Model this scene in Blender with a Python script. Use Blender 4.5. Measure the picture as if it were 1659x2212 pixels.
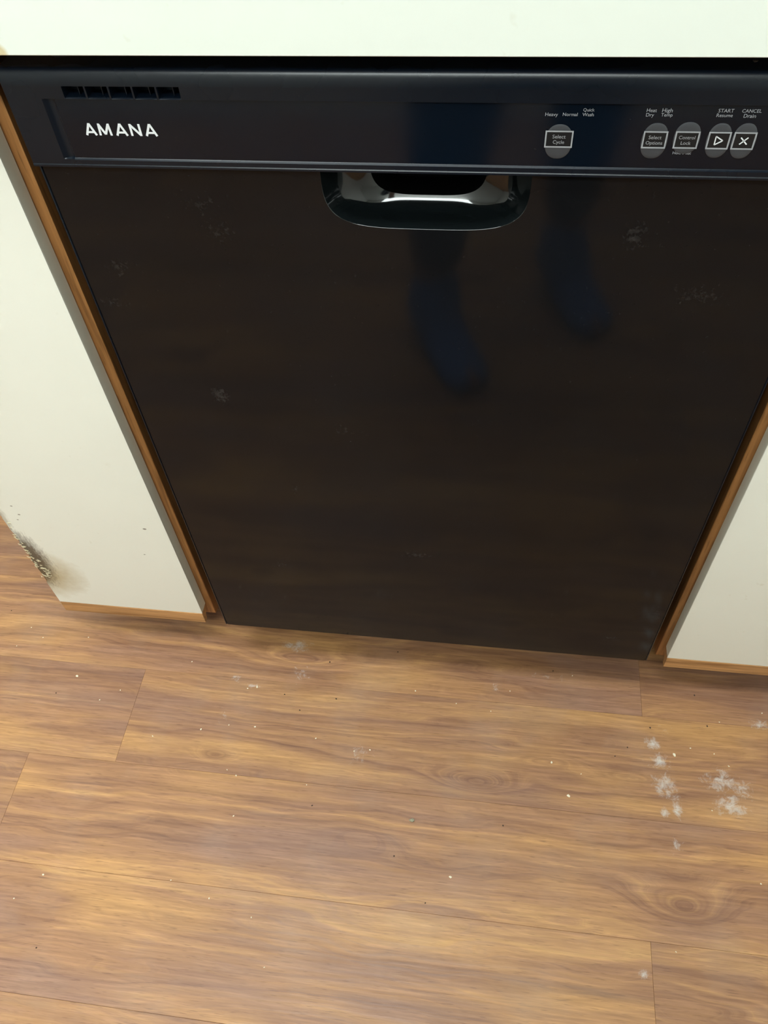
import bpy, bmesh, math, random
from mathutils import Vector, Matrix

# ------------------------------------------------------------------ scene
S = bpy.context.scene
for o in list(bpy.data.objects):
    bpy.data.objects.remove(o)
COL = S.collection
random.seed(7)

# ------------------------------------------------------------------ camera
CAM = Vector((0.362165, -0.567226, 1.147964))
RT = Vector((0.990793, 0.125290, -0.051303))
DN = Vector((0.068199, -0.789224, -0.610306))
FW = Vector((-0.116955, 0.601188, -0.790503))
cam_d = bpy.data.cameras.new('camera')
cam_d.sensor_fit = 'VERTICAL'
cam_d.sensor_height = 36.0
cam_d.lens = 36.0 * 1761.8 / 2212.0
cam_d.clip_start = 0.02
cam = bpy.data.objects.new('camera', cam_d)
COL.objects.link(cam)
m = Matrix.Identity(4)
for i in range(3):
    m[i][0] = RT[i]; m[i][1] = -DN[i]; m[i][2] = -FW[i]; m[i][3] = CAM[i]
cam.matrix_world = m
S.camera = cam

# ------------------------------------------------------------------ world, exposure
W = bpy.data.worlds.new('world'); S.world = W
W.use_nodes = True
W.node_tree.nodes['Background'].inputs[0].default_value = (0.9, 0.95, 1.0, 1)
W.node_tree.nodes['Background'].inputs[1].default_value = 0.2
S.view_settings.view_transform = 'Standard'
S.view_settings.look = 'None'
S.view_settings.gamma = 1.0
S.view_settings.use_curve_mapping = False
S.view_settings.exposure = 0.86
S.cycles.use_light_tree=False
S.cycles.max_bounces = 4
S.cycles.diffuse_bounces = 3
S.cycles.glossy_bounces = 3
S.cycles.transmission_bounces = 2
S.cycles.caustics_reflective = False
S.cycles.caustics_refractive = False
# fluorescent ceiling fixtures: (x, y, size x, size y, strength)
ROOM_H = 2.55
LAMPS = [(0.00, -0.36, 1.20, 0.45, 12.0), (-2.30, 0.05, 0.35, 1.10, 8.0), (0.15, -1.50, 1.30, 0.42, 11.5)]

# ------------------------------------------------------------------ helpers
def link(o, parent=None):
    COL.objects.link(o)
    if parent is not None:
        o.parent = parent
    return o

def tag(o, label=None, cat=None, group=None, kind=None):
    if label: o['label'] = label
    if cat: o['category'] = cat
    if group: o['group'] = group
    if kind: o['kind'] = kind
    return o

def empty(name, loc=(0, 0, 0)):
    o = bpy.data.objects.new(name, None)
    o.location = loc
    o.empty_display_size = 0.05
    return link(o)

def mesh_obj(name, bm, mat, parent=None, smooth=None):
    me = bpy.data.meshes.new(name)
    bm.normal_update()
    bm.to_mesh(me); bm.free()
    if mat is not None: me.materials.append(mat)
    if smooth is not None:
        me.polygons.foreach_set('use_smooth', [True] * len(me.polygons))
        me.set_sharp_from_angle(angle=math.radians(smooth))
    o = bpy.data.objects.new(name, me)
    return link(o, parent)

def add_box(bm, x0, x1, y0, y1, z0, z1, bevel=0.0, seg=1):
    vs = [bm.verts.new((x, y, z)) for x in (x0, x1) for y in (y0, y1) for z in (z0, z1)]
    idx = [(0, 1, 3, 2), (4, 6, 7, 5), (0, 4, 5, 1), (2, 3, 7, 6), (0, 2, 6, 4), (1, 5, 7, 3)]
    fs = [bm.faces.new([vs[i] for i in f]) for f in idx]
    if bevel:
        es = set(e for f in fs for e in f.edges)
        bmesh.ops.bevel(bm, geom=list(es), offset=bevel, segments=seg, affect='EDGES', profile=0.5)

def box(name, dims, mat, parent=None, bevel=0.0, seg=1):
    bm = bmesh.new()
    add_box(bm, *dims, bevel=bevel, seg=seg)
    return mesh_obj(name, bm, mat, parent, 40 if bevel else None)

def prism_x(name, prof, x0, x1, mat, parent=None, smooth=None):
    """extrude a (y, z) profile along x"""
    bm = bmesh.new()
    a = [bm.verts.new((x0, y, z)) for y, z in prof]
    b = [bm.verts.new((x1, y, z)) for y, z in prof]
    n = len(prof)
    bm.faces.new(a); bm.faces.new(b[::-1])
    for i in range(n):
        bm.faces.new((a[i], b[i], b[(i + 1) % n], a[(i + 1) % n]))
    bmesh.ops.recalc_face_normals(bm, faces=bm.faces)
    return mesh_obj(name, bm, mat, parent, smooth)

def prism_y(name, prof, y0, y1, mat, parent=None, smooth=None):
    """extrude an (x, z) outline along y"""
    bm = bmesh.new()
    a = [bm.verts.new((x, y0, z)) for x, z in prof]
    b = [bm.verts.new((x, y1, z)) for x, z in prof]
    n = len(prof)
    bm.faces.new(a); bm.faces.new(b[::-1])
    for i in range(n):
        bm.faces.new((a[i], b[i], b[(i + 1) % n], a[(i + 1) % n]))
    bmesh.ops.recalc_face_normals(bm, faces=bm.faces)
    return mesh_obj(name, bm, mat, parent, smooth)

# ------------------------------------------------------------------ material helpers
class NT:
    def __init__(self, name):
        self.m = bpy.data.materials.new(name)
        self.m.use_nodes = True
        self.t = self.m.node_tree
        self.b = self.t.nodes['Principled BSDF']
    def n(self, typ, **kw):
        nd = self.t.nodes.new(typ)
        for k, v in kw.items(): setattr(nd, k, v)
        return nd
    def put(self, sock, v):
        if isinstance(v, bpy.types.NodeSocket): self.t.links.new(v, sock)
        elif v is not None: sock.default_value = v
    def math(self, op, a, b=None, c=None, clamp=False):
        nd = self.n('ShaderNodeMath', operation=op); nd.use_clamp = clamp
        for i, v in enumerate((a, b, c)): self.put(nd.inputs[i], v) if v is not None else None
        return nd.outputs[0]
    def vmath(self, op, a, b=None):
        nd = self.n('ShaderNodeVectorMath', operation=op)
        self.put(nd.inputs[0], a)
        if b is not None: self.put(nd.inputs[1], b)
        return nd.outputs['Value'] if op in ('LENGTH', 'DISTANCE', 'DOT_PRODUCT') else nd.outputs[0]
    def noise(self, vec=None, scale=5, detail=2, rough=0.5, dist=0.0, dim='3D', w=None):
        nd = self.n('ShaderNodeTexNoise', noise_dimensions=dim)
        if vec is not None: self.put(nd.inputs['Vector'], vec)
        if w is not None: self.put(nd.inputs['W'], w)
        self.put(nd.inputs['Scale'], scale); self.put(nd.inputs['Detail'], detail)
        self.put(nd.inputs['Roughness'], rough); self.put(nd.inputs['Distortion'], dist)
        return nd.outputs[0]
    def ramp(self, fac, stops, interp='LINEAR'):
        nd = self.n('ShaderNodeValToRGB')
        cr = nd.color_ramp; cr.interpolation = interp
        while len(cr.elements) < len(stops): cr.elements.new(0.5)
        for e, (p, c) in zip(cr.elements, stops):
            e.position = p; e.color = tuple(c) + (1,) if len(c) == 3 else c
        self.put(nd.inputs[0], fac)
        return nd.outputs[0]
    def mr(self, v, a, b, c=0.0, d=1.0, smooth=False):
        nd = self.n('ShaderNodeMapRange', interpolation_type='SMOOTHSTEP' if smooth else 'LINEAR')
        for i, x in enumerate((v, a, b, c, d)): self.put(nd.inputs[i], x)
        return nd.outputs[0]
    def mix(self, f, a, b, mode='MIX'):
        nd = self.n('ShaderNodeMix', data_type='RGBA', blend_type=mode)
        self.put(nd.inputs[0], f)
        self.put(nd.inputs[6], a if isinstance(a, bpy.types.NodeSocket) else tuple(a) + (1,))
        self.put(nd.inputs[7], b if isinstance(b, bpy.types.NodeSocket) else tuple(b) + (1,))
        return nd.outputs[2]
    def pos(self):
        return self.n('ShaderNodeNewGeometry').outputs['Position']
    def obj(self):
        return self.n('ShaderNodeTexCoord').outputs['Object']
    def scale(self, v, s):
        return self.vmath('MULTIPLY', v, s)
    def comb(self, x, y, z):
        nd = self.n('ShaderNodeCombineXYZ')
        for i, v in enumerate((x, y, z)): self.put(nd.inputs[i], v)
        return nd.outputs[0]
    def sep(self, v):
        nd = self.n('ShaderNodeSeparateXYZ'); self.put(nd.inputs[0], v); return nd.outputs
    def ellipse(self, v, c, r):
        """1 at the centre, 0 at the rim of an ellipsoid"""
        d = self.vmath('SUBTRACT', v, c)
        d = self.vmath('DIVIDE', d, r)
        return self.math('SUBTRACT', 1.0, self.vmath('LENGTH', d), clamp=True)
    def set(self, **kw):
        for k, v in kw.items():
            s = self.b.inputs[k]
            if not isinstance(v, bpy.types.NodeSocket) and isinstance(v, (tuple, list)) and len(v) == 3 and s.type == 'RGBA':
                v = tuple(v) + (1,)
            self.put(s, v)
        return self
    def bump(self, h, strength=0.2, dist=0.001):
        nd = self.n('ShaderNodeBump')
        self.put(nd.inputs['Height'], h); nd.inputs['Strength'].default_value = strength
        nd.inputs['Distance'].default_value = dist
        self.t.links.new(nd.outputs[0], self.b.inputs['Normal'])

def srgb(r, g, b):
    f = lambda c: (c / 255 / 12.92) if c / 255 <= 0.04045 else ((c / 255 + 0.055) / 1.055) ** 2.4
    return (f(r), f(g), f(b))

def plain(name, col, rough=0.5, noise_amt=0.06, nscale=30, spec=0.5, metal=0.0):
    M = NT(name)
    n = M.noise(M.obj(), nscale, 3)
    c = M.mix(n, tuple(v * (1 - noise_amt) for v in col), tuple(min(1, v * (1 + noise_amt)) for v in col))
    M.set(**{'Base Color': c, 'Roughness': rough, 'Specular IOR Level': spec, 'Metallic': metal})
    return M.m

# ------------------------------------------------------------------ materials
def mat_floor():
    M = NT('wood_plank')
    P = M.pos()
    rnd = M.n('ShaderNodeObjectInfo').outputs['Random']
    x, y, z = M.sep(P)
    seed = M.math('MULTIPLY', rnd, 53.0)
    # slow warp of the growth rings along the plank
    wv = M.comb(M.math('MULTIPLY', x, 1.5), M.math('MULTIPLY', y, 7.0), seed)
    warp = M.noise(wv, 1.5, 3, 0.55)
    wv2 = M.comb(M.math('MULTIPLY', x, 6.0), M.math('MULTIPLY', y, 26.0), seed)
    warp2 = M.noise(wv2, 1.6, 2, 0.5)
    h = M.math('MULTIPLY_ADD', y, 7.0, M.math('MULTIPLY', warp, 0.85))
    h = M.math('MULTIPLY_ADD', warp2, 0.07, h)
    # knots: the rings bend round them
    knots = [(0.002, -0.161, .05, .018, .36), (0.383, -0.160, .095, .030, .70), (0.476, -0.120, .07, .018, -.28),
             (0.655, -0.292, .12, .050, .72), (0.231, -0.250, .09, .026, -.35), (0.60, -0.132, .10, .022, .28),
             (-0.30, -0.42, .20, .03, .3), (0.10, 0.005, .16, .03, .3)]
    dark = None
    for kx, ky, rx, ry, a in knots:
        e = M.ellipse(P, (kx, ky, 0), (rx, ry, 1))
        e2 = M.math('MULTIPLY', e, e)
        h = M.math('MULTIPLY_ADD', e2, a, h)
        if a > .29 and rx < .15:
            d = M.math('POWER', e, 4.0)
            dark = d if dark is None else M.math('MAXIMUM', dark, d)
    hs = M.math('ADD', h, seed)
    b1 = M.noise(scale=2.6, detail=3, rough=0.65, dim='1D', w=hs)
    b2 = M.noise(scale=24.0, detail=4, rough=0.7, dim='1D', w=hs)
    fib = M.noise(M.comb(M.math('MULTIPLY', x, 16.0), M.math('MULTIPLY', y, 330.0), seed), 1.0, 3, 0.65)
    fib2 = M.noise(M.comb(M.math('MULTIPLY', x, 6.0), M.math('MULTIPLY', y, 150.0), seed), 1.0, 4, 0.68)
    pore = M.noise(M.comb(M.math('MULTIPLY', x, 55.0), M.math('MULTIPLY', y, 900.0), seed), 1.0, 1, 0.5)
    t = M.math('MULTIPLY_ADD', b2, 0.34, M.math('MULTIPLY', b1, 0.85))
    t = M.math('MULTIPLY_ADD', fib, 0.20, M.math('MULTIPLY_ADD', fib2, 0.50, M.math('SUBTRACT', t, 0.445)))
    col = M.ramp(t, [(0.20, srgb(104, 74, 60)), (0.38, srgb(138, 101, 77)), (0.52, srgb(158, 118, 87)),
                     (0.64, srgb(174, 133, 93)), (0.82, srgb(191, 152, 104))])
    # cooler greyish-mauve patches and golden patches
    mv = M.noise(M.comb(M.math('MULTIPLY', x, 2.2), M.math('MULTIPLY', y, 11.0), M.math('ADD', seed, 9.0)), 1.3, 2, 0.5)
    col = M.mix(M.mr(mv, 0.52, 0.68, 0, 0.70), col, srgb(138, 106, 94))
    col = M.mix(M.mr(mv, 0.46, 0.30, 0, 0.65), col, srgb(190, 146, 92))
    col = M.mix(M.mr(fib, 0.38, 0.72, 0.0, 0.62), col, M.mix(1.0, col, (0.58, 0.52, 0.5), 'MULTIPLY'))
    col = M.mix(M.mr(fib, 0.46, 0.26, 0.0, 0.42), col, M.mix(1.0, col, (1.35, 1.36, 1.4), 'MULTIPLY'))
    col = M.mix(M.mr(pore, 0.62, 0.74, 0.0, 0.45), col, srgb(95, 66, 50))
    stk = M.noise(M.comb(M.math('MULTIPLY', x, 2.4), M.math('MULTIPLY', y, 46.0), M.math('ADD', seed, 4.0)), 1.0, 3, 0.6)
    col = M.mix(M.mr(stk, 0.64, 0.80, 0.0, 0.55), col, srgb(112, 90, 80))
    pt = M.math('MULTIPLY_ADD', rnd, 0.14, 0.93)
    col = M.mix(1.0, col, M.comb(pt, pt, M.math('MULTIPLY_ADD', rnd, 0.10, 0.95)), 'MULTIPLY')
    col = M.mix(M.math('MULTIPLY', dark, 0.6), col, srgb(104, 68, 50))
    col = M.mix(1.0, col, (1.10, 1.03, 0.93), 'MULTIPLY')
    # whitish scuffs and dried spills, each with a shape of its own
    sc = [(0.630, -0.077, .012, .012, 1.0), (0.638, -0.103, .018, .016, .9), (0.642, -0.136, .020, .022, .9), (0.720, -0.124, .030, .022, .8),
          (0.728, -0.155, .026, .020, .85), (0.656, -0.166, .008, .018, 1.1), (0.785, -0.033, .018, .010, .9), (0.033, -0.048, .014, .004, 1.0),
          (0.007, -0.037, .016, .008, .7), (0.091, 0.027, .030, .012, .8), (0.001, -0.099, .014, .030, .45), (0.215, -0.138, .024, .020, .55),
          (0.640, -0.174, .007, .010, .9), (0.745, -0.130, .025, .02, .7), (0.650, -0.216, .012, .014, .6), (0.598, -0.374, .008, .008, .9),
          (0.403, -0.015, .008, .014, .6), (0.103, -0.020, .022, .02, .5), (0.48, .012, .06, .018, .35), (0.66, -.05, .05, .02, .35)]
    mk = None
    for ex, ey, rx, ry, a in sc:
        e = M.math('MULTIPLY', M.ellipse(P, (ex, ey, 0), (rx * 1.5, ry * 1.5, 1)), a)
        mk = e if mk is None else M.math('MAXIMUM', mk, e)
    sn = M.noise(P, 95, 5, 0.78, 0.6)
    mk = M.mr(M.math('MULTIPLY_ADD', mk, 0.50, sn), 0.72, 1.04, 0, 0.72)
    col = M.mix(mk, col, srgb(205, 203, 200))
    # a faint film of dust
    du = M.noise(P, 7, 4, 0.6)
    col = M.mix(M.mr(du, 0.5, 0.75, 0.0, 0.10), col, srgb(190, 180, 170))
    ro = M.mr(b2, 0.3, 0.7, 0.40, 0.55)
    M.set(**{'Base Color': col, 'Roughness': ro, 'Specular IOR Level': 0.42})
    M.bump(fib, 0.10, 0.0006)
    return M.m

def mat_oak(name, base, dark, along='x', scale=1.0):
    M = NT(name)
    x, y, z = M.sep(M.pos())
    if along == 'x': v = M.comb(M.math('MULTIPLY', x, 6.0), M.math('MULTIPLY', y, 110.0), M.math('MULTIPLY', z, 110.0))
    else: v = M.comb(M.math('MULTIPLY', x, 110.0), M.math('MULTIPLY', y, 110.0), M.math('MULTIPLY', z, 6.0))
    n = M.noise(v, 1.2 * scale, 4, 0.6, 0.4)
    n2 = M.noise(v, 4.0 * scale, 2, 0.5)
    c = M.ramp(n, [(0.3, dark), (0.5, base), (0.72, tuple(min(1, q * 1.25) for q in base))])
    c = M.mix(M.mr(n2, 0.6, 0.72, 0, 0.5), c, tuple(q * 0.55 for q in dark))
    M.set(**{'Base Color': c, 'Roughness': 0.42, 'Specular IOR Level': 0.4})
    M.bump(n2, 0.15, 0.0005)
    return M.m

CREAM = srgb(238, 238, 227)
def mat_laminate(name, stain=False, chip=False):
    M = NT(name)
    P = M.pos()
    n = M.noise(P, 9, 4, 0.6)
    base = srgb(226, 231, 222) if chip else CREAM
    c = M.mix(n, tuple(v * .96 for v in base), base)
    sp = M.noise(P, 60, 2, 0.6)
    c = M.mix(M.mr(sp, 0.70, 0.80, 0, 0.25), c, srgb(190, 176, 140))
    if stain:
        x, y, z = M.sep(P)
        # grime worn into the free edge of the door around z = 0.2
        fine = M.noise(M.comb(M.math('MULTIPLY', x, 260.0), 0.0, M.math('MULTIPLY', z, 90.0)), 1.0, 5, 0.75)
        low = M.noise(P, 45, 3, 0.6)
        e1 = M.ellipse(P, (-0.275, 0.018, 0.210), (0.044, 1, 0.095))
        e2 = M.ellipse(P, (-0.260, 0.018, 0.172), (0.072, 1, 0.075))
        e3 = M.ellipse(P, (-0.277, 0.018, 0.310), (0.020, 1, 0.055))
        f1 = M.math('MULTIPLY_ADD', e1, 1.15, M.math('MULTIPLY', M.math('SUBTRACT', fine, 0.5), 0.9))
        a1 = M.mr(f1, 0.18, 0.62, 0, 0.92)
        a2 = M.mr(M.math('MULTIPLY_ADD', e2, 0.9, M.math('MULTIPLY', M.math('SUBTRACT', low, 0.5), 0.5)), 0.10, 0.75, 0, 0.85)
        a3 = M.mr(M.math('MULTIPLY_ADD', e3, 1.0, M.math('MULTIPLY', M.math('SUBTRACT', fine, 0.5), 0.8)), 0.2, 0.8, 0, 0.8)
        c = M.mix(a2, c, srgb(186, 168, 128))
        c = M.mix(a3, c, srgb(140, 128, 104))
        c = M.mix(a1, c, srgb(84, 70, 54))
        for (sx, sz, r) in ((-0.245, .336, .0014), (-0.242, .318, .0016), (-0.249, .306, .0012), (-0.072, .306, .0022), (-0.09, .245, .0012)):
            d = M.mr(M.ellipse(P, (sx, 0.018, sz), (r * 1.6, 1, r)), 0.1, 0.5, 0, 0.8)
            c = M.mix(d, c, srgb(96, 84, 66))
    if chip:
        d = M.mr(M.math('ADD', M.ellipse(P, (0.012, -0.012, 0.910), (0.008, 1, 0.008)), M.math('MULTIPLY', M.math('SUBTRACT', n, .5), .6)), 0.1, 0.5, 0, 0.7)
        c = M.mix(d, c, srgb(196, 172, 110))
    M.set(**{'Base Color': c, 'Roughness': 0.38, 'Specular IOR Level': 0.35})
    M.bump(M.noise(P, 220, 3, 0.6), 0.05, 0.0005)
    return M.m

def mat_black_door():
    M = NT('gloss_black_enamel')
    P = M.pos()
    c = (0.0056, 0.0058, 0.0066)
    col = M.mix(M.noise(P, 6, 3), tuple(v * .8 for v in c), tuple(v * 1.25 for v in c))
    sm = [(0.094, .577, .010, .014, .9), (0.466, .773, .010, .014, .7), (0.526, .719, .024, .012, .5), (0.034, .726, .012, .010, .5), (0.017, .688, .02, .006, .5),
          (0.133, .766, .018, .012, .5), (0.288, .318, .03, .008, .7), (0.596, .223, .015, .03, .5), (0.152, .431, .008, .014, .5), (0.549, .154, .02, .01, .7),
          (0.123, .791, .02, .01, .4), (0.112, .274, .02, .01, .6), (0.218, .536, .012, .010, .5)]
    mk = None
    for x, z, rx, rz, a in sm:
        e = M.math('MULTIPLY', M.ellipse(P, (x, 0, z), (rx * 1.3, 1, rz * 1.3)), a)
        mk = e if mk is None else M.math('MAXIMUM', mk, e)
    sn = M.noise(P, 240, 4, 0.7)
    f = M.mr(M.math('MULTIPLY_ADD', mk, 0.4, sn), 0.66, 0.98, 0, 0.06)
    # hairline scratches
    x, y, z = M.sep(P)
    s1 = M.noise(M.comb(M.math('MULTIPLY_ADD', z, 30.0, M.math('MULTIPLY', x, 55.0)), 0.0, M.math('MULTIPLY_ADD', x, -300.0, M.math('MULTIPLY', z, 420.0))), 1.0, 2, 0.5)
    f2 = M.mr(s1, 0.775, 0.82, 0, 0.07)
    col = M.mix(M.math('MAXIMUM', f, f2), col, srgb(200, 195, 190))
    ro = M.mr(M.noise(P, 14, 3), 0.3, 0.7, 0.06, 0.095)
    M.set(**{'Base Color': col, 'Roughness': ro, 'Specular IOR Level': 0.21})
    M.bump(M.noise(P, 5, 1), 0.04, 0.004)
    return M.m

MAT = {}
MAT['floor'] = mat_floor()
MAT['oak_x'] = mat_oak('oak_strip', srgb(184, 138, 90), srgb(148, 104, 62), 'x')
MAT['oak_z'] = mat_oak('oak_stile', srgb(160, 110, 62), srgb(120, 78, 40), 'z')
MAT['lam'] = mat_laminate('cream_laminate')
MAT['lam_stain'] = mat_laminate('cream_laminate_worn', stain=True)
MAT['lam_chip'] = mat_laminate('cream_laminate_counter', chip=True)
MAT['lam_edge'] = plain('laminate_edge', srgb(236, 234, 216), 0.45, 0.05, 60)
MAT['core'] = plain('particle_core', srgb(122, 96, 66), 0.8, 0.25, 400)
MAT['door'] = mat_black_door()
def mat_console(name, r0):
    M = NT(name)
    P = M.pos()
    c = (0.0024, 0.0050, 0.0096)
    col = M.mix(M.noise(P, 8, 3), tuple(v * .85 for v in c), tuple(v * 1.2 for v in c))
    n = M.noise(P, 300, 3, .6)
    col = M.mix(M.mr(n, .72, .85, 0, .05), col, (.6, .6, .6))
    M.set(**{'Base Color': col, 'Roughness': M.mr(M.noise(P, 20, 2), .3, .7, r0, r0 + .04), 'Specular IOR Level': 0.32})
    return M.m
MAT['console'] = mat_console('console_plastic', .26)
MAT['film'] = mat_console('console_film', .09)
MAT['pocket'] = plain('gloss_black_moulding', (0.004, 0.0055, 0.006), 0.07, 0.1, 20, 0.6)
MAT['matte'] = plain('matte_black', (0.004, 0.004, 0.004), 0.9, 0.1, 30, 0.05)
MAT['pad'] = plain('pad_grey', (0.045, 0.047, 0.053), 0.45, 0.1, 90, 0.4)
MAT['face'] = plain('pad_face_black', (0.008, 0.0085, 0.010), 0.3, 0.1, 90, 0.4)
MAT['ink'] = plain('print_grey', (0.30, 0.31, 0.33), 0.5, 0.05, 200)
MAT['ink_white'] = plain('print_white', (0.72, 0.74, 0.76), 0.45, 0.03, 200)
MAT['tub'] = plain('galvanised_steel', (0.16, 0.17, 0.16), 0.45, 0.2, 25, 0.5, 0.6)
MAT['carcass'] = plain('dark_carcass', srgb(96, 66, 44), 0.6, 0.15, 30)
MAT['wall'] = plain('wall_paint', srgb(222, 223, 218), 0.7, 0.02, 12)
MAT['ceiling'] = plain('ceiling_paint', srgb(236, 236, 232), 0.85, 0.02, 40)

# ------------------------------------------------------------------ room
X0, X1, Y0, Y1 = -3.0, 1.75, -1.75, 0.68
bm = bmesh.new(); add_box(bm, X0 - .1, X1 + .1, Y0 - .1, Y1 + .1, -.10, -.006)
floor = tag(mesh_obj('floor', bm, MAT['carcass']), 'brown wood-look plank floor with scuffs and crumbs', kind='structure')
tag(box('ceiling', (X0 - .1, X1 + .1, Y0 - .1, Y1 + .1, ROOM_H, ROOM_H + .1), MAT['ceiling']), 'white painted ceiling', kind='structure')
tag(box('wall_back', (X0 - .1, X1 + .1, Y1, Y1 + .1, 0, ROOM_H), MAT['wall']), 'pale painted wall behind the counter', kind='structure')
tag(box('wall_front', (X0 - .1, X1 + .1, Y0 - .1, Y0, 0, ROOM_H), MAT['wall']), 'pale painted wall facing the dishwasher', kind='structure')
tag(box('wall_left', (X0 - .1, X0, Y0, Y1, 0, ROOM_H), MAT['wall']), 'pale painted wall to the left', kind='structure')
tag(box('wall_right', (X1, X1 + .1, Y0, Y1, 0, ROOM_H), MAT['wall']), 'pale painted wall to the right', kind='structure')

# floor planks: strips 0.15 m wide, one object each
PW, PL, GAP = 0.150, 1.22, 0.00015
known_end = {0: 0.618, 1: -0.143, 2: -0.277, 3: 0.609}     # strip k spans y from -0.037+0.15*(1-k) downwards
plank_cache = {}
def plank(x0, x1, y0, y1):
    key = (round(x1 - x0, 4), round(y1 - y0, 4))
    if key not in plank_cache:
        b = bmesh.new()
        L, w = key[0] - GAP, key[1] - GAP
        add_box(b, 0, L, 0, w, -.006, 0, bevel=0.00025)
        me = bpy.data.meshes.new('plank'); b.to_mesh(me); b.free()
        me.materials.append(MAT['floor'])
        plank_cache[key] = me
    o = bpy.data.objects.new('plank', plank_cache[key])
    o.location = (x0 + GAP / 2, y0 + GAP / 2, 0)
    link(o, floor)
rs = random.Random(11)
k = -6
while True:
    y1 = -0.037 + PW * (1 - k); y0 = y1 - PW
    if y1 < Y0: break
    e = known_end.get(k, rs.uniform(-.6, .6))
    if y0 < Y1:
        yy0, yy1 = max(y0, Y0), min(y1, Y1)
        x = e - PL * 4
        while x < X1:
            a, b_ = max(x, X0), min(x + PL, X1)
            if b_ - a > 0.01: plank(a, b_, yy0, yy1)
            x += PL
    k += 1

# ------------------------------------------------------------------ ceiling lights
def ceiling_light(x, y, sx, sy, strength, label):
    r = tag(empty('ceiling_light', (x, y, ROOM_H)), label, 'light')
    hx, hy = sx / 2, sy / 2
    box('housing', (-hx - .02, hx + .02, -hy - .02, hy + .02, -.035, -.001), plain('lamp_housing', (.8, .8, .8), .5), r, .004)
    M = NT('diffuser_glow')
    n = M.noise(M.obj(), 60, 2)
    M.set(**{'Base Color': (.9, .9, .9), 'Emission Color': M.mix(n, (0.895, 0.985, 0.975), (0.91, 1.0, 0.99)), 'Emission Strength': strength})
    prof = [(-hx, -.036), (hx, -.036), (hx - .02, -.085), (-hx + .02, -.085)] if sx >= sy else None
    bm = bmesh.new()
    t = [bm.verts.new((a * hx, b * hy, -.036)) for a, b in ((-1, -1), (1, -1), (1, 1), (-1, 1))]
    u = [bm.verts.new((a * (hx - .02), b * (hy - .02), -.080)) for a, b in ((-1, -1), (1, -1), (1, 1), (-1, 1))]
    bm.faces.new(u[::-1])
    for i in range(4): bm.faces.new((t[i], u[i], u[(i + 1) % 4], t[(i + 1) % 4]))
    bmesh.ops.recalc_face_normals(bm, faces=bm.faces)
    for f in bm.faces:
        if f.normal.z > 0.5: f.normal_flip()
    mesh_obj('diffuser', bm, M.m, r)
lab = ['long white fluorescent ceiling light over the middle of the kitchen', 'white fluorescent ceiling light near the left wall', 'white fluorescent ceiling light behind the person']
for (lx, ly, sx, sy, st), lb in zip(LAMPS, lab): ceiling_light(lx, ly, sx, sy, st, lb)

# ------------------------------------------------------------------ countertop
ct = tag(empty('countertop', (0.38, 0.31, 0.909)), 'cream laminate countertop with a deep plain front edge above the dishwasher', 'countertop')
def child_world(o, parent):
    o.matrix_parent_inverse = Matrix.Translation(parent.location).inverted()
    return o
child_world(box('top_slab', (-0.30, 1.10, -0.0105, 0.66, 0.9350, 0.9600), MAT['lam'], ct, 0.002), ct)
child_world(box('front_edge', (-0.302, 1.102, -0.0130, -0.0110, 0.9085, 0.9610), MAT['lam_chip'], ct, 0.0006), ct)
child_world(box('edge_backing', (-0.30, 1.10, -0.0108, 0.0085, 0.9090, 0.9348), MAT['core'], ct), ct)

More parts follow.
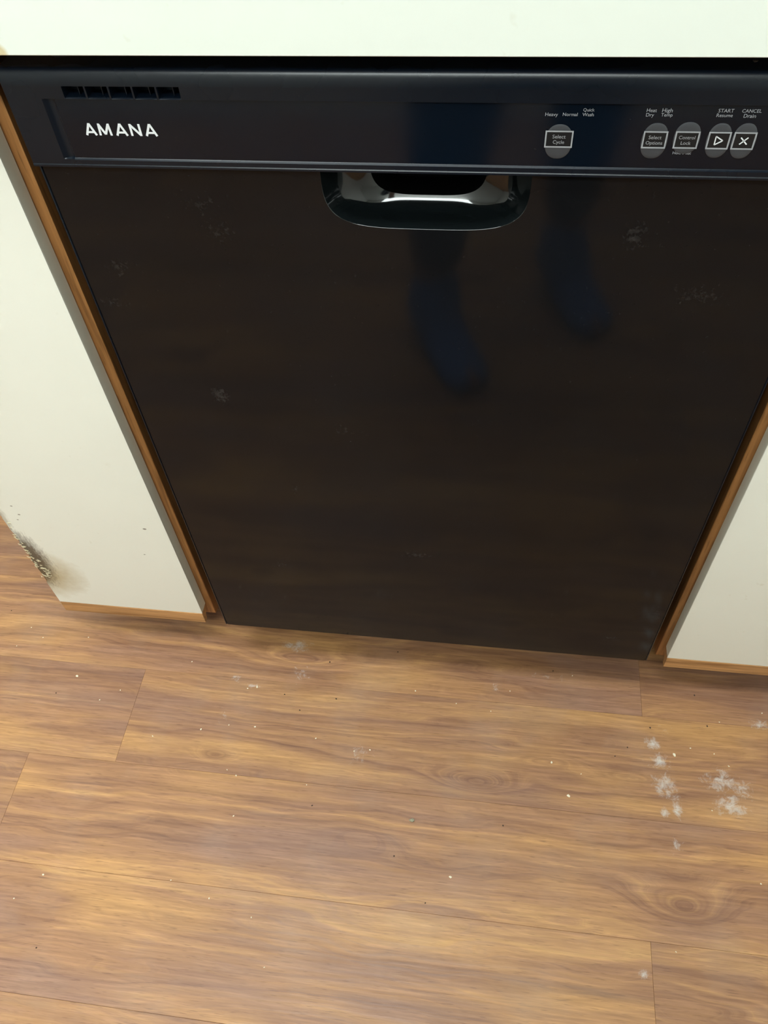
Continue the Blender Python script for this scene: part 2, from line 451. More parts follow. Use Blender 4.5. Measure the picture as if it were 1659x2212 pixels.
# ------------------------------------------------------------------ base cabinets
def base_cabinet(dx0, dx1, yd, stile_edge, side, label, lam, worn):
    """side: +1 = the dishwasher is to the right of this cabinet"""
    T = 0.019
    yb = yd + T
    cx = (dx0 + dx1) / 2
    r = tag(empty('base_cabinet', (cx, 0.33, 0)), label, 'cabinet')
    if side > 0: c0, c1 = dx0 + .004, stile_edge
    else: c0, c1 = stile_edge, dx1 + .02
    # carcass behind the face frame, with toe recess
    prof = [(yb + .0205, .104), (yb + .0205, .905), (.64, .905), (.64, .001), (.115, .001), (.115, .104)]
    child_world(prism_x('carcass', prof, c0 + .001, c1 - .001, MAT['carcass'], r), r)
    sw = 0.040
    sx0, sx1 = (stile_edge - sw, stile_edge) if side > 0 else (stile_edge, stile_edge + sw)
    child_world(box('face_stile', (sx0, sx1, yb + .001, yb + .0200, 0.0640, .905), MAT['oak_z'], r, .0008), r)
    ox0, ox1 = (c0, c0 + sw) if side > 0 else (c1 - sw, c1)
    child_world(box('face_stile', (ox0, ox1, yb + .001, yb + .0200, 0.100, .905), MAT['oak_z'], r, .0008), r)
    child_world(box('bottom_rail', (min(sx1, ox1) + .0005, max(sx0, ox0) - .0005, yb + .001, yb + .0200, .102, .135), MAT['oak_x'], r), r)
    # door: core, front laminate sheet, oak finger-pull strip along the bottom
    zb, zs, zt = 0.0690, 0.0945, 0.880
    d = child_world(box('door', (dx0 + .0003, dx1 - .0003, yd + .0013, yb, zs, zt), MAT['lam_edge'], r, .0006), r)
    def sub(o):
        o.parent = d
        return o
    if worn:
        rw = random.Random(3)
        pts = [(dx1, zs), (dx1, zt), (dx0, zt), (dx0, .33)]
        z = .33
        while z > .155:
            z -= rw.uniform(.003, .009)
            pts.append((dx0 + rw.uniform(0, .0035) * (1 if z < .27 else .4), z))
        pts += [(dx0, .150), (dx0, zs)]
        sub(prism_y('front_laminate', pts, yd, yd + .0010, lam))
    else:
        sub(box('front_laminate', (dx0, dx1, yd, yd + .0010, zs, zt), lam, None, .0003))
    sub(box('glue_line', (dx0 + .0006, dx1 - .0006, yd + .0010, yd + .0013, zs, zt - .001), MAT['core']))
    pr = [(yd - .0004, zb), (yd - .0004, zs - .0015), (yd + .0004, zs - .0002), (yb, zs - .0002), (yb, zs - .010), (yb - .003, zs - .013), (yb - .0075, zs - .0135),
          (yb - .0105, zs - .018), (yb - .011, zb + .001), (yb - .012, zb)]
    sub(prism_x('pull_strip', pr, dx0 + .0005, dx1 - .0005, MAT['oak_x']))
    if worn:
        # peeling splinters of laminate along the damaged edge
        rw = random.Random(5)
        for i in range(46):
            zz = rw.uniform(.165, .235) if i < 34 else rw.uniform(.235, .30)
            xx = dx0 + rw.uniform(-.001, .016) * (1.0 if zz < .21 else .35)
            L = rw.uniform(.003, .009); w = rw.uniform(.0008, .0018)
            a = rw.uniform(-.9, .25)
            up = rw.uniform(.0006, .0022)
            ca, sa = math.cos(a), math.sin(a)
            b = bmesh.new()
            q = [(-L / 2, 0, 0), (0, -up, w / 2), (L / 2, -up * .6, 0), (0, -up, -w / 2)]
            q2 = [(-L / 2, .0004, 0), (0, -up + .0006, w / 2), (L / 2, -up * .6 + .0006, 0), (0, -up + .0006, -w / 2)]
            tr = lambda p: (xx + p[0] * ca - p[2] * sa, yd - .0001 + p[1], zz + p[0] * sa + p[2] * ca)
            f = [b.verts.new(tr(p)) for p in q]; g = [b.verts.new(tr(p)) for p in q2]
            b.faces.new(f); b.faces.new(g[::-1])
            for j in range(4): b.faces.new((f[j], g[j], g[(j + 1) % 4], f[(j + 1) % 4]))
            bmesh.ops.recalc_face_normals(b, faces=b.faces)
            sub(mesh_obj('splinter', b, MAT['splinter']))
    return r
MAT['splinter'] = plain('splinter_pale', srgb(206, 194, 160), .6, .15, 200)
base_cabinet(-0.271, -0.0432, 0.018, -0.0336, 1, 'narrow cream base cabinet with a worn splintered edge left of the dishwasher', MAT['lam_stain'], True)
base_cabinet(0.6365, 1.05, 0.011, 0.6280, -1, 'clean cream base cabinet with oak bottom strip right of the dishwasher', MAT['lam'], False)

# ------------------------------------------------------------------ dishwasher
DW = tag(empty('dishwasher', (0.303, 0.30, 0)), 'black built-in dishwasher with glossy door and front control panel', 'dishwasher')
def dw(o): o.parent = DW; return child_world(o, DW)
def subpart(o, part): o.parent = part; return o

WD = 0.606
ZB, ZC, ZT = 0.100, 0.8228, 0.8950
# pocket outline: half super-ellipse hanging from the console
PCX, PN = 0.3037, 4.0
def pocket_ring(ax, bz, n=48):
    pts = []
    for i in range(n + 1):
        t = math.pi * i / n
        c, s = math.cos(t), math.sin(t)
        x = PCX - ax * math.copysign(abs(c) ** (2 / PN), c)
        z = ZC - bz * abs(s) ** (2 / PN)
        pts.append((x, z))
    return pts
ring0 = pocket_ring(.0795, .0500)
zt_panel = ZC + .001
outl = [(0.0025, ZB), (WD - .0025, ZB), (WD, ZB + .002), (WD, zt_panel)] + [(PCX + .0795, zt_panel)] + ring0[::-1][0:] + [(PCX - .0795, zt_panel)] + [(0, zt_panel), (0, ZB + .002)]
bm = bmesh.new()
fr = [bm.verts.new((x, 0.0007 if i not in () else 0, z)) for i, (x, z) in enumerate(outl)]
f0 = bm.faces.new(fr)
ext = bmesh.ops.extrude_face_region(bm, geom=[f0])
for v in ext['geom']:
    if isinstance(v, bmesh.types.BMVert): v.co.y = 0.030
bmesh.ops.recalc_face_normals(bm, faces=bm.faces)
bmesh.ops.triangulate(bm, faces=[f for f in bm.faces if len(f.verts) > 4])
door_panel = dw(mesh_obj('door_panel', bm, MAT['door']))
door_panel['label'] = 'glossy black door panel'
# thin rolled side edges that catch the light
for x0_, x1_ in ((-0.0004, 0.0010), (WD - .0010, WD + .0004)):
    subpart(box('rolled_edge', (x0_, x1_, -0.0006, .026, ZB + .002, ZC - .001), MAT['console'], None, .0005, 2), door_panel)

# moulded handle pocket
rings = [(.0795, .0500, .0007), (.0793, .0498, .0009), (.0791, .0497, .0013), (.0765, .0491, .0050), (.0741, .0487, .0090), (.0710, .0484, .0135),
         (.0672, .0480, .0180), (.0637, .0475, .0212), (.0606, .0466, .0234), (.0575, .0456, .0251), (.0546, .0444, .0266), (.0520, .0431, .0280),
         (.0497, .0417, .0293), (.0478, .0402, .0305), (.0466, .0388, .0315)]
bm = bmesh.new()
prev = None
for ax, bz, d in rings:
    cur = [bm.verts.new((x, d, z)) for x, z in pocket_ring(ax, bz)]
    # carry the bowl up behind the console
    cur = [bm.verts.new((cur[0].co.x, d, ZC + .012))] + cur + [bm.verts.new((cur[-1].co.x, d, ZC + .012))]
    if prev:
        for i in range(len(cur) - 1):
            bm.faces.new((prev[i], prev[i + 1], cur[i + 1], cur[i]))
    prev = cur
bmesh.ops.recalc_face_normals(bm, faces=bm.faces)
if sum(f.normal.y for f in bm.faces) > 0: bmesh.ops.reverse_faces(bm, faces=bm.faces)
hp = dw(mesh_obj('handle_pocket', bm, MAT['pocket'], None, 60))
hp['label'] = 'shiny moulded finger pocket'
bm = bmesh.new()
a = [bm.verts.new((x, .0315, z)) for x, z in pocket_ring(.0466, .0388)]
b = [bm.verts.new((x, .058, z)) for x, z in pocket_ring(.0460, .0385)]
for i in range(len(a) - 1): bm.faces.new((a[i], a[i + 1], b[i + 1], b[i]))
bm.faces.new(b); bm.faces.new((a[0], a[-1], b[-1], b[0]))
bmesh.ops.recalc_face_normals(bm, faces=bm.faces)
subpart(mesh_obj('latch_cavity', bm, MAT['matte']), hp)

# control panel as a stepped moulding with vents and an inset
CX0, CX1 = -0.0020, WD + .0020
IX0, IX1, IZ0, IZ1 = 0.0335, 0.5725, 0.8292, 0.8748
VX = [(0.0436 + k * .0178, 0.0436 + k * .0178 + .0160) for k in range(5)]
VZ0, VZ1 = 0.8760, 0.8838
e = 0.00025
FY = -0.0040
def front_y(x, z):
    y = FY
    if z > 0.884:
        t = min(1, (z - 0.884) / (ZT - 0.884))
        y = FY + 0.0060 * (1 - math.sqrt(max(0, 1 - t * t)))
    if z <= 0.8250: y = FY - .0005 * min(1, (0.8250 - z) / .0007)
    if IZ0 - .0008 <= z < IZ0 and IX0 <= x <= IX1: y = FY + .0018 * (z - IZ0 + .0008) / .0008
    if VZ0 - .0010 <= z < VZ0 and any(a_ <= x <= b_ for a_, b_ in VX): y = FY + .0016 * (z - VZ0 + .0010) / .0010
    if IZ0 <= z <= IZ1:
        if IX0 <= x <= IX1: y = FY + .0018
        else:
            d = (IX0 - x) if x < IX0 else (x - IX1)
            if d <= .0085:
                y = FY + .0026 * math.sin(math.pi * min(1, (.0085 - d) / .0085) * .62)
    if VZ0 <= z <= VZ1:
        for a_, b_ in VX:
            if a_ <= x <= b_:
                rib = a_ + .0098
                y = FY + (.004 if rib <= x <= rib + .0007 else .012)
    return y
xs = {CX0, CX1, CX0 + .0006, CX1 - .0006, IX0 - .0085, IX1 + .0085}
for i in range(1, 10): xs |= {IX0 - .0085 * i / 10, IX1 + .0085 * i / 10}
for v in (IX0, IX1): xs |= {v - e, v + e}
for a_, b_ in VX:
    for v in (a_, b_): xs |= {v - e, v + e}
    rib = a_ + .0098
    xs |= {rib - e, rib + .0001, rib + .0006, rib + .0007 + e}
zs_ = {ZC, 0.8243, 0.8250, ZT, IZ0 - .0008, IZ0 - .0004, VZ0 - .0010, VZ0 - .0005}
for v in (IZ0, IZ1, VZ0, VZ1): zs_ |= {v - e, v + e}
for i in range(0, 11): zs_.add(0.884 + (ZT - .884) * math.sin(math.pi / 2 * i / 10))
xs = sorted(xs); zs_ = sorted(zs_)
bm = bmesh.new()
G = [[bm.verts.new((x, front_y(x, z), z)) for x in xs] for z in zs_]
for j in range(len(zs_) - 1):
    for i in range(len(xs) - 1):
        bm.faces.new((G[j][i], G[j][i + 1], G[j + 1][i + 1], G[j + 1][i]))
YB_ = 0.040
bot = [bm.verts.new((x, YB_, ZC)) for x in (xs[0], xs[-1])]
top = [bm.verts.new((x, YB_, ZT)) for x in (xs[0], xs[-1])]
# underside only outside the pocket so that the pocket stays open from below
bm.faces.new([G[-1][i] for i in range(len(xs))] + [top[1], top[0]])
bm.faces.new([G[j][0] for j in range(len(zs_))] + [top[0], bot[0]])
bm.faces.new([G[j][-1] for j in reversed(range(len(zs_)))] + [bot[1], top[1]][::1])
bm.faces.new([G[0][i] for i in reversed(range(len(xs)))] + [bot[0], bot[1]])
bm.faces.new((bot[1], bot[0], top[0], top[1]))
bmesh.ops.recalc_face_normals(bm, faces=bm.faces)
console = dw(mesh_obj('control_panel', bm, MAT['console'], None, 28))
console['label'] = 'black control panel with vents, logo and buttons'
IY = FY + .0018          # face of the inset
subpart(box('overlay_film', (IX0 + .0006, IX1 - .0006, IY - .00015, IY + .0001, IZ0 + .0004, IZ1 - .0004), MAT['film']), console)
IY -= .00015

def print_mesh(name, polys, y, mat, thick=.00012):
    bm = bmesh.new()
    for pl in polys:
        a = [bm.verts.new((x, y - thick, z)) for x, z in pl]
        b = [bm.verts.new((x, y, z)) for x, z in pl]
        bm.faces.new(a); bm.faces.new(b[::-1])
        for i in range(len(pl)): bm.faces.new((a[i], b[i], b[(i + 1) % len(pl)], a[(i + 1) % len(pl)]))
    bmesh.ops.recalc_face_normals(bm, faces=bm.faces)
    return subpart(mesh_obj(name, bm, mat), console)

def stroke(p, q, w):
    dx, dz = q[0] - p[0], q[1] - p[1]
    L = math.hypot(dx, dz); nx, nz = -dz / L * w / 2, dx / L * w / 2
    return [(p[0] + nx, p[1] + nz), (q[0] + nx, q[1] + nz), (q[0] - nx, q[1] - nz), (p[0] - nx, p[1] - nz)]

# logo letters
LH, LZ = .0090, .8473
lw = .0017
def letter(ch, x, w):
    P = lambda u, v: (x + u * w, LZ + v * LH)
    if ch == 'A':
        s = [stroke(P(.06, 0), P(.5, 1), lw), stroke(P(.94, 0), P(.5, 1), lw), stroke(P(.22, .27), P(.78, .27), lw * .85)]
    elif ch == 'M':
        s = [stroke(P(.07, 0), P(.13, 1), lw), stroke(P(.93, 0), P(.87, 1), lw), stroke(P(.13, .96), P(.5, .10), lw), stroke(P(.87, .96), P(.5, .10), lw)]
    else:
        s = [stroke(P(.09, 0), P(.09, 1), lw), stroke(P(.91, 0), P(.91, 1), lw), stroke(P(.09, .95), P(.91, .05), lw)]
    # each stroke a hair further out so that faces never coincide
    bm = bmesh.new()
    for k_, pl in enumerate(s):
        yy = IY - .0001 - k_ * .00003
        a = [bm.verts.new((px, yy, pz)) for px, pz in pl]; b = [bm.verts.new((px, IY + .0001, pz)) for px, pz in pl]
        bm.faces.new(a); bm.faces.new(b[::-1])
        for i in range(4): bm.faces.new((a[i], b[i], b[(i + 1) % 4], a[(i + 1) % 4]))
    bmesh.ops.recalc_face_normals(bm, faces=bm.faces)
    subpart(mesh_obj('logo_letter', bm, MAT['ink_white']), console)
for ch, off, w in (('A', 0, .0088), ('M', .0106, .0101), ('A', .0239, .0092), ('N', .0355, .0085), ('A', .0469, .0092)):
    letter(ch, .0493 + off, w)

def text(word, cx, cz, width, y=IY, mat=None):
    cu = bpy.data.curves.new('lettering', 'FONT')
    cu.body = word; cu.align_x = 'CENTER'; cu.size = 1.0; cu.resolution_u = 3
    o = bpy.data.objects.new('lettering', cu); COL.objects.link(o)
    bpy.context.view_layer.update()
    dg = bpy.context.evaluated_depsgraph_get()
    me = bpy.data.meshes.new_from_object(o.evaluated_get(dg))
    bpy.data.objects.remove(o); bpy.data.curves.remove(cu)
    xs = [v.co.x for v in me.vertices]
    s = width / (max(xs) - min(xs)); mx = (max(xs) + min(xs)) / 2
    for v in me.vertices:
        x, z = v.co.x, v.co.y
        v.co = (cx + (x - mx) * s, y - .00015, cz + (z - .36) * s)
    me.materials.clear(); me.materials.append(mat or MAT['ink'])
    me.name = 'lettering'
    ob = bpy.data.objects.new('lettering', me)
    link(ob); subpart(ob, console)
    return ob

def oval(cx, cz, a, b, n=36, p=2.3):
    out = []
    for i in range(n):
        t = 2 * math.pi * i / n
        c, s = math.cos(t), math.sin(t)
        out.append((cx + a * math.copysign(abs(c) ** (2 / p), c), cz + b * math.copysign(abs(s) ** (2 / p), s)))
    return out

def button(cx, cz, w, h, pad_cz, pad_a, pad_b):
    # domed grey pad
    bm = bmesh.new()
    prev = None
    for s_, d in ((1.0, .0002), (.97, .00035), (.9, .0005), (.7, .00058)):
        cur = [bm.verts.new((x, IY - d, z)) for x, z in oval(cx, pad_cz, pad_a * s_, pad_b * s_)]
        if prev:
            for i in range(len(cur)): bm.faces.new((prev[i], prev[(i + 1) % len(cur)], cur[(i + 1) % len(cur)], cur[i]))
        else:
            base = [bm.verts.new((v.co.x, IY + .0002, v.co.z)) for v in cur]
            for i in range(len(cur)): bm.faces.new((base[i], base[(i + 1) % len(cur)], cur[(i + 1) % len(cur)], cur[i]))
        prev = cur
    bm.faces.new(prev)
    bmesh.ops.recalc_face_normals(bm, faces=bm.faces)
    subpart(mesh_obj('button_pad', bm, MAT['pad'], None, 60), console)
    x0, x1, z0, z1 = cx - w / 2, cx + w / 2, cz - h / 2, cz + h / 2
    ys = IY - .0006
    print_mesh('button_face', [[(x0, z0), (x1, z0), (x1, z1), (x0, z1)]], ys, MAT['face'])
    t = .0010
    print_mesh('button_outline', [[(x0, z0), (x1, z0), (x1 - t, z0 + t), (x0 + t, z0 + t)], [(x1, z0), (x1, z1), (x1 - t, z1 - t), (x1 - t, z0 + t)],
                                  [(x1, z1), (x0, z1), (x0 + t, z1 - t), (x1 - t, z1 - t)], [(x0, z1), (x0, z0), (x0 + t, z0 + t), (x0 + t, z1 - t)]], ys - .00008, MAT['ink'])
    return ys - .0001
OZ = 0.0215
by = button(.3988, .8283 + OZ, .0192, .0122, .8262 + OZ, .0094, .0124)
text('Select', .3988, .8303 + OZ, .0090, by); text('Cycle', .3988, .8264 + OZ, .0078, by)
by = button(.4638, .8288 + OZ, .0162, .0122, .8277 + OZ, .0088, .0126)
text('Select', .4638, .8307 + OZ, .0086, by); text('Options', .4638, .8268 + OZ, .0112, by)
by = button(.4850, .8290 + OZ, .0162, .0122, .8300 + OZ, .0088, .0112)
text('Control', .4850, .8309 + OZ, .0108, by); text('Lock', .4850, .8270 + OZ, .0066, by)
by = button(.5062, .8289 + OZ, .0148, .0122, .8285 + OZ, .0080, .0122)
px, pz = .5062, .8289 + OZ
pts = [(px - .0022, pz + .0030), (px - .0022, pz - .0030), (px + .0028, pz)]
print_mesh('play_symbol', [stroke(pts[i], pts[(i + 1) % 3], .00075) for i in range(3)], by, MAT['ink_white'])
by = button(.5228, .8289 + OZ, .0148, .0122, .8285 + OZ, .0080, .0124)
px, pz = .5228, .8289 + OZ
print_mesh('cancel_symbol', [stroke((px - .0024, pz - .0024), (px + .0024, pz + .0024), .0008), stroke((px - .0024, pz + .0024), (px + .0024, pz - .0024), .0008)], by, MAT['ink_white'])
for wd, x, z, w in (('Heavy', .3920, .8455, .0085), ('Normal', .4045, .8456, .0099), ('Quick', .4166, .8488, .0075), ('Wash', .4165, .8456, .0076),
                    ('Heat', .4580, .8490, .0066), ('Dry', .4574, .8459, .0052), ('High', .4682, .8491, .0068), ('Temp', .4684, .8460, .0076),
                    ('START', .5060, .8492, .0100), ('Resume', .5058, .8461, .0104), ('CANCEL', .5224, .8492, .0124), ('Drain', .5220, .8459, .0078),
                    ('Hold 3 sec', .4842, .8195, .0124)):
    text(wd, x, z + OZ, w)

# tub, base and toe panel behind the door
dw(box('tub', (0.012, 0.594, 0.0600, 0.600, 0.110, 0.880), MAT['matte'], None, .004))
dw(box('door_liner', (0.004, 0.602, 0.0305, 0.0440, ZB + .012, 0.742), MAT['matte']))
dw(box('base_rail', (-0.004, 0.612, 0.046, 0.0590, 0.060, 0.098), MAT['tub'], None, .002))
dw(box('toe_panel', (0.006, 0.600, 0.0930, 0.0980, 0.003, 0.108), MAT['matte'], None, .001))
for lx in (0.03, 0.576):
    for ly in (0.15, 0.55):
        bm = bmesh.new()
        bmesh.ops.create_cone(bm, cap_ends=True, segments=16, radius1=.018, radius2=.016, depth=.012, matrix=Matrix.Translation((lx, ly, .006)))
        bmesh.ops.create_cone(bm, cap_ends=True, segments=12, radius1=.006, radius2=.006, depth=.099, matrix=Matrix.Translation((lx, ly, .0605)))
        dw(mesh_obj('levelling_leg', bm, MAT['tub']))

# ------------------------------------------------------------------ person taking the photograph (seen mirrored in the door)
def skin_obj(name, verts, edges, mat, parent=None, root=0, lvl=2):
    """verts: list of (x, y, z, rx, ry)"""
    me = bpy.data.meshes.new(name)
    me.from_pydata([v[:3] for v in verts], edges, [])
    me.materials.append(mat)
    o = bpy.data.objects.new(name, me)
    link(o, parent)
    o.modifiers.new('skin', 'SKIN')
    if not me.skin_vertices: 
        bpy.context.view_layer.objects.active = o
        bpy.ops.mesh.customdata_skin_add()
    for i, v in enumerate(verts):
        sv = me.skin_vertices[0].data[i]
        sv.radius = (v[3], v[4] if len(v) > 4 else v[3]); sv.use_root = (i == root)
    o.modifiers['skin'].use_smooth_shade = True
    sub = o.modifiers.new('subd', 'SUBSURF'); sub.levels = lvl; sub.render_levels = lvl
    return o
MAT['skin'] = plain('skin', srgb(150, 105, 82), .5, .08, 40)
MAT['jog'] = plain('navy_jersey', (0.012, 0.018, 0.042), .9, .2, 150, .2)
MAT['sock'] = plain('blue_sock', (0.075, 0.15, 0.36), .9, .15, 200, .2)
MAT['shirt'] = plain('dark_jersey', (0.05, 0.055, 0.065), .9, .15, 150, .2)
MAT['hair'] = plain('dark_hair', (0.02, 0.014, 0.01), .6, .3, 200, .3)
MAT['phone'] = plain('phone_graphite', (0.03, 0.03, 0.035), .3, .05, 50)

LA, RA = Vector((.230, -.780, .085)), Vector((.490, -.965, .085))         # ankles
LT, RT_ = Vector((.338, -.605, .022)), Vector((.580, -.785, .022))          # toes
LK, RK = Vector((.275, -.770, .49)), Vector((.512, -.930, .49))
LHp, RHp = Vector((.345, -.935, .90)), Vector((.525, -.975, .90))
PEL = Vector((.435, -.965, .96))
CH = Vector((.435, -.975, 1.26)); NK = Vector((.432, -.955, 1.455)); HD = Vector((.428, -.905, 1.60))
Uv, Bv = -DN, -FW
PC = CAM - RT * .022 - Uv * .055 + Bv * .012                                # phone centre
V = []; E_ = []
def av(p, r, r2=None, frm=None):
    V.append((p[0], p[1], p[2], r, r2 if r2 else r))
    if frm is not None: E_.append((frm, len(V) - 1))
    return len(V) - 1
pel = av(PEL, .135, .10)
ch = av(PEL.lerp(CH, .5), .125, .09, pel); ch = av(CH, .145, .10, ch); up = av(CH.lerp(NK, .6), .10, .075, ch); nk = av(NK, .055, .055, up)
hd = av(HD + Vector((0, -.01, -.05)), .062, .07, nk); hd2 = av(HD + Vector((0, .0, .02)), .074, .088, hd); hd3 = av(HD + Vector((0, -.01, .09)), .06, .07, hd2)
nose = av(HD + Vector((0, .098, -.005)), .012, .012, hd2)
for H, K, A, T in ((LHp, LK, LA, LT), (RHp, RK, RA, RT_)):
    h = av(H, .092, .092, pel); t_ = av(H.lerp(K, .5), .075, .075, h); k_ = av(K, .055, .055, t_)
    c_ = av(K.lerp(A, .4), .055, .055, k_); a_ = av(A + Vector((0, 0, .02)), .034, .034, c_)
    f_ = av(A.lerp(T, .55) + Vector((0, 0, -.018)), .036, .03, a_); av(T, .03, .018, f_)
for sd in (-1, 1):
    sh = Vector((NK.x + sd * .185, -.965, 1.39))
    el = Vector((NK.x + sd * .235, -.835, 1.12))
    wr = PC + RT * sd * .088 - Uv * .085 + Bv * .03
    s_ = av(sh, .062, .062, up); u_ = av(sh.lerp(el, .5), .046, .046, s_); e_ = av(el, .038, .038, u_)
    fm = av(el.lerp(wr, .45), .037, .037, e_); w_ = av(wr, .024, .024, fm)
    pm = av(PC + RT * sd * .066 - Uv * .050 + Bv * .008, .024, .018, w_)
    for q, (uo, L) in enumerate(((.004, .040), (-.017, .046), (-.038, .043), (-.058, .034))):
        r0 = PC + RT * sd * .055 + Uv * (uo - .004) - Bv * .004
        r1 = PC + RT * sd * .046 + Uv * uo - Bv * .016
        r2 = PC + RT * sd * (.046 - L * .8) + Uv * (uo + .003) - Bv * .015
        f0_ = av(r0, .0095, .0095, pm); f1_ = av(r1, .0085, .0085, f0_); av(r2, .0075, .0075, f1_)
    t0 = av(PC + RT * sd * .060 - Uv * .028 + Bv * .016, .011, .011, pm)
    t1 = av(PC + RT * sd * .044 - Uv * .014 + Bv * .017, .0095, .0095, t0); av(PC + RT * sd * .024 - Uv * .006 + Bv * .0135, .0085, .0085, t1)
person = skin_obj('person', V, E_, MAT['skin'], None, 0)
tag(person, 'person in navy joggers and blue socks mirrored in the black door', 'person')
# joggers
V = []; E_ = []
pel = av(PEL + Vector((0, 0, .06)), .150, .118); p2 = av(PEL - Vector((0, 0, .03)), .158, .125, pel)
for H, K, A in ((LHp, LK, LA), (RHp, RK, RA)):
    h = av(H - Vector((0, 0, .06)), .108, .108, p2); t_ = av(H.lerp(K, .55), .096, .096, h); k_ = av(K, .084, .084, t_)
    c_ = av(K.lerp(A, .45), .066, .066, k_); c2 = av(K.lerp(A, .68), .054, .054, c_); av(K.lerp(A, .74), .051, .051, c2)
skin_obj('joggers', V, E_, MAT['jog'], person)
for K, A, T in ((LK, LA, LT), (RK, RA, RT_)):
    V = []; E_ = []
    dirn = (T - A); dirn.z = 0; dirn.normalize()
    a0 = av(K.lerp(A, .72), .044, .044); a1 = av(A + Vector((0, 0, .03)), .046, .046, a0)
    hl = av(A - dirn * .035 + Vector((0, 0, -.045)), .036, .036, a1)
    i1 = av(A + dirn * .05 + Vector((0, 0, -.030)), .050, .045, a1)
    b1_ = av(A.lerp(T, .72) + Vector((0, 0, -.012)), .053, .034, i1)
    av(T + Vector((0, 0, .004)), .044, .026, b1_)
    skin_obj('sock', V, E_, MAT['sock'], person, 1)
V = []; E_ = []
q0 = av(PEL + Vector((0, 0, .03)), .162, .13); q1 = av(PEL.lerp(CH, .5), .150, .118, q0); q2 = av(CH, .168, .125, q1); q3 = av(CH.lerp(NK, .62), .115, .09, q2)
for sd in (-1, 1):
    sh = Vector((NK.x + sd * .185, -.965, 1.39)); el = Vector((NK.x + sd * .235, -.835, 1.12)); wr = PC + RT * sd * .088 - Uv * .085 + Bv * .03
    s_ = av(sh, .075, .075, q3); u_ = av(sh.lerp(el, .5), .058, .058, s_); e_ = av(el, .050, .050, u_); f_ = av(el.lerp(wr, .5), .046, .046, e_); av(el.lerp(wr, .82), .040, .040, f_)
skin_obj('shirt', V, E_, MAT['shirt'], person)
V = []; E_ = []
h0 = av(HD + Vector((0, -.045, .0)), .072, .075); h1 = av(HD + Vector((0, -.025, .075)), .076, .085, h0); av(HD + Vector((0, .02, .105)), .055, .06, h1)
skin_obj('hair', V, E_, MAT['hair'], person)
for sd in (-1, 1):
    bm = bmesh.new(); bmesh.ops.create_uvsphere(bm, u_segments=12, v_segments=8, radius=.012, matrix=Matrix.Translation(HD + Vector((sd * .032, .078, .022))))
    mesh_obj('eye', bm, plain('eye_white', (.7, .7, .68), .2), person, 60)
bm = bmesh.new(); add_box(bm, HD.x - .024, HD.x + .024, HD.y + .070, HD.y + .086, HD.z - .052, HD.z - .042, .003, 2)
mesh_obj('mouth', bm, plain('lips', srgb(140, 80, 72), .5), person, 60)
# phone held up behind the lens
bm = bmesh.new(); add_box(bm, -.036, .036, -.074, .074, -.004, .004, .0035, 3)
ph = mesh_obj('phone', bm, MAT['phone'], None, 50)
tag(ph, 'dark phone held in both hands by the person', 'phone')
pm_ = Matrix.Identity(4)
for i in range(3):
    pm_[i][0] = RT[i]; pm_[i][1] = Uv[i]; pm_[i][2] = Bv[i]; pm_[i][3] = PC[i]
ph.matrix_world = pm_
box('screen', (-.033, .033, -.071, .071, .0040, .0043), plain('screen_glass', (.02, .02, .025), .1), ph)
bm = bmesh.new(); bmesh.ops.create_cone(bm, cap_ends=True, segments=20, radius1=.007, radius2=.007, depth=.0015, matrix=Matrix.Translation((.022, .055, -.0047)))
mesh_obj('lens', bm, plain('lens_glass', (.01, .01, .012), .05), ph)

# ------------------------------------------------------------------ crumbs on the floor
def crumb_mesh(seed, s):
    rr = random.Random(seed)
    bm = bmesh.new()
    bmesh.ops.create_icosphere(bm, subdivisions=1, radius=1.0)
    for v in bm.verts:
        v.co *= rr.uniform(.65, 1.15)
        v.co.x *= s * 1.25; v.co.y *= s * .9; v.co.z *= s * .55
    zmin = min(v.co.z for v in bm.verts)
    for v in bm.verts: v.co.z -= zmin
    me = bpy.data.meshes.new('crumb'); bm.to_mesh(me); bm.free()
    return me
MAT['crumb_w'] = plain('crumb_pale', srgb(228, 216, 190), .8, .1, 300)
MAT['crumb_d'] = plain('crumb_dark', srgb(62, 48, 38), .8, .2, 300)
Wc = [(-0.33, 0.001), (-0.255, 0.009), (-0.357, 0.017), (-0.368, -0.018), (-0.249, -0.06), (-0.172, -0.076), (-0.199, -0.095), (-0.073, -0.017), (0.04, -0.049), (0.026, -0.053), (-0.029, -0.125), (0.011, -0.114), (0.051, -0.113), (-0.099, -0.143), (0.04, -0.188), (0.144, -0.19), (0.204, -0.134), (0.227, -0.13), (0.025, -0.181), (0.145, -0.121), (0.425, -0.017), (0.283, -0.031), (0.346, -0.045), (0.398, -0.052), (0.682, -0.079), (0.789, -0.015), (0.727, -0.035), (0.714, -0.084), (0.528, -0.133), (0.51, -0.166), (0.487, -0.121), (0.659, -0.091), (0.702, -0.165), (0.732, -0.1), (0.518, 0.018), (-0.19, -0.349), (0.043, -0.352), (0.104, -0.368), (0.133, -0.422), (-0.014, -0.336), (-0.218, -0.382), (0.356, -0.29), (0.753, -0.253), (0.639, -0.345), (0.05, -0.244)]
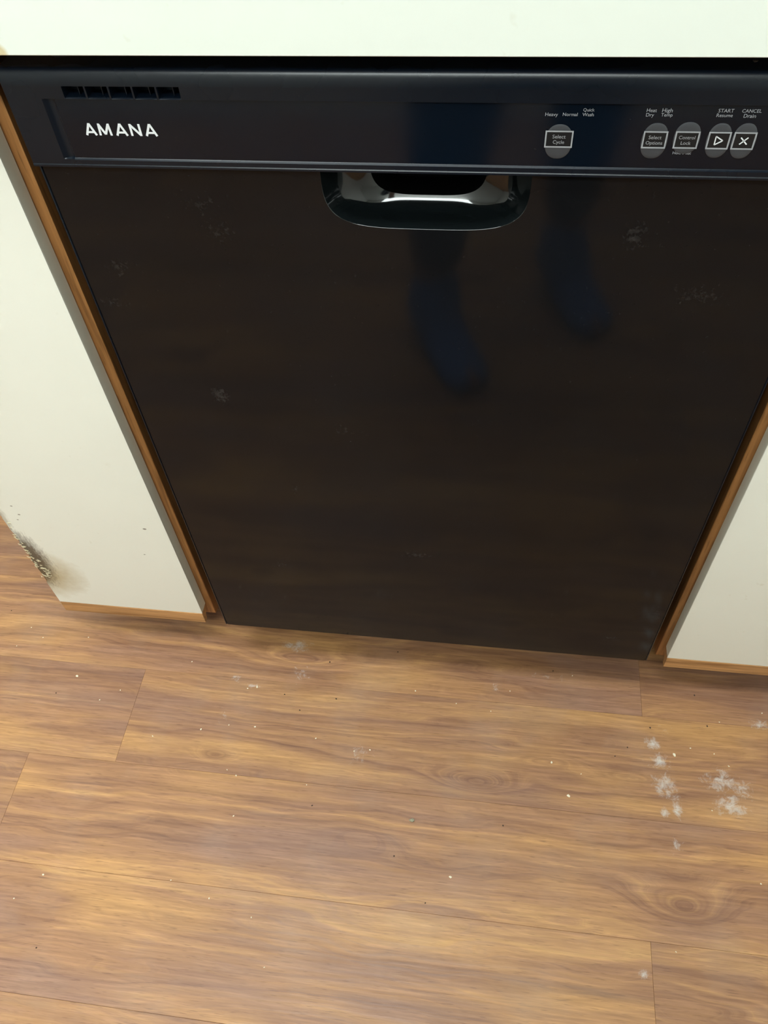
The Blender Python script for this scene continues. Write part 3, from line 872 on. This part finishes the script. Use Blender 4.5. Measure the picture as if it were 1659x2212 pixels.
Dc = [(-0.272, -0.091), (0.145, 0.004), (0.085, -0.057), (0.165, -0.056), (0.157, -0.218), (-0.404, 0.045), (0.249, 0.032), (0.489, 0.023), (0.696, 0.004), (0.594, -0.087), (0.576, -0.102), (0.422, -0.216), (0.628, -0.054), (0.709, -0.043), (0.326, -0.325), (0.279, -0.272), (-0.165, -0.435), (0.113, -0.08)]
SPECIAL = {4: 'largest pale crumb on the floor below the left cabinet', 8: 'white flake on the floor before the left half of the dishwasher',
           29: 'large pale crumb left of the white floor scuffs', 31: 'large pale crumb among the white floor scuffs', 41: 'pale crumb on the floor nearest the plaster chip'}
big = {4: 2.0, 8: 1.8, 29: 2.2, 31: 2.4, 10: 1.4, 12: 1.4, 30: 1.6, 41: 1.8, 35: 1.4}
for kind, pts in (('w', Wc), ('d', Dc)):
    meshes = []
    for v in range(5):
        me = crumb_mesh(v + (10 if kind == 'd' else 0), .0011); me.materials.append(MAT['crumb_' + kind]); meshes.append(me)
    for i, (x, y) in enumerate(pts):
        o = bpy.data.objects.new('crumb', meshes[i % 5]); link(o)
        o.location = (x, y, 0); o.rotation_euler.z = rs.uniform(0, 6.28)
        f = big.get(i, rs.uniform(.8, 1.15)) if kind == 'w' else rs.uniform(.9, 1.35)
        o.scale = (f, f, min(f, 1.3))
        if kind == 'w' and i in SPECIAL: tag(o, SPECIAL[i], 'crumb', 'pale crumbs on the floor')
        elif kind == 'w': tag(o, 'tiny pale crumb lying on the wood plank floor', 'crumb', 'pale crumbs on the floor')
        else: tag(o, 'tiny dark brown crumb lying on the wood plank floor', 'crumb', 'dark crumbs on the floor')
me = crumb_mesh(77, .0036); me.materials.append(plain('plaster_grey', srgb(150, 146, 122), .8, .25, 500))
o = bpy.data.objects.new('plaster_chip', me); link(o); o.location = (0.298, -0.223, 0)
tag(o, 'grey-green plaster chip alone on the floor before the dishwasher', 'chip')

me = crumb_mesh(91, .0018); me.materials.append(MAT['crumb_d'])
o = bpy.data.objects.new('crumb', me); link(o); o.location = (0.5193, 0.0127, ZT)
tag(o, 'brown crumb lodged on the top edge of the dishwasher under the counter', 'crumb')
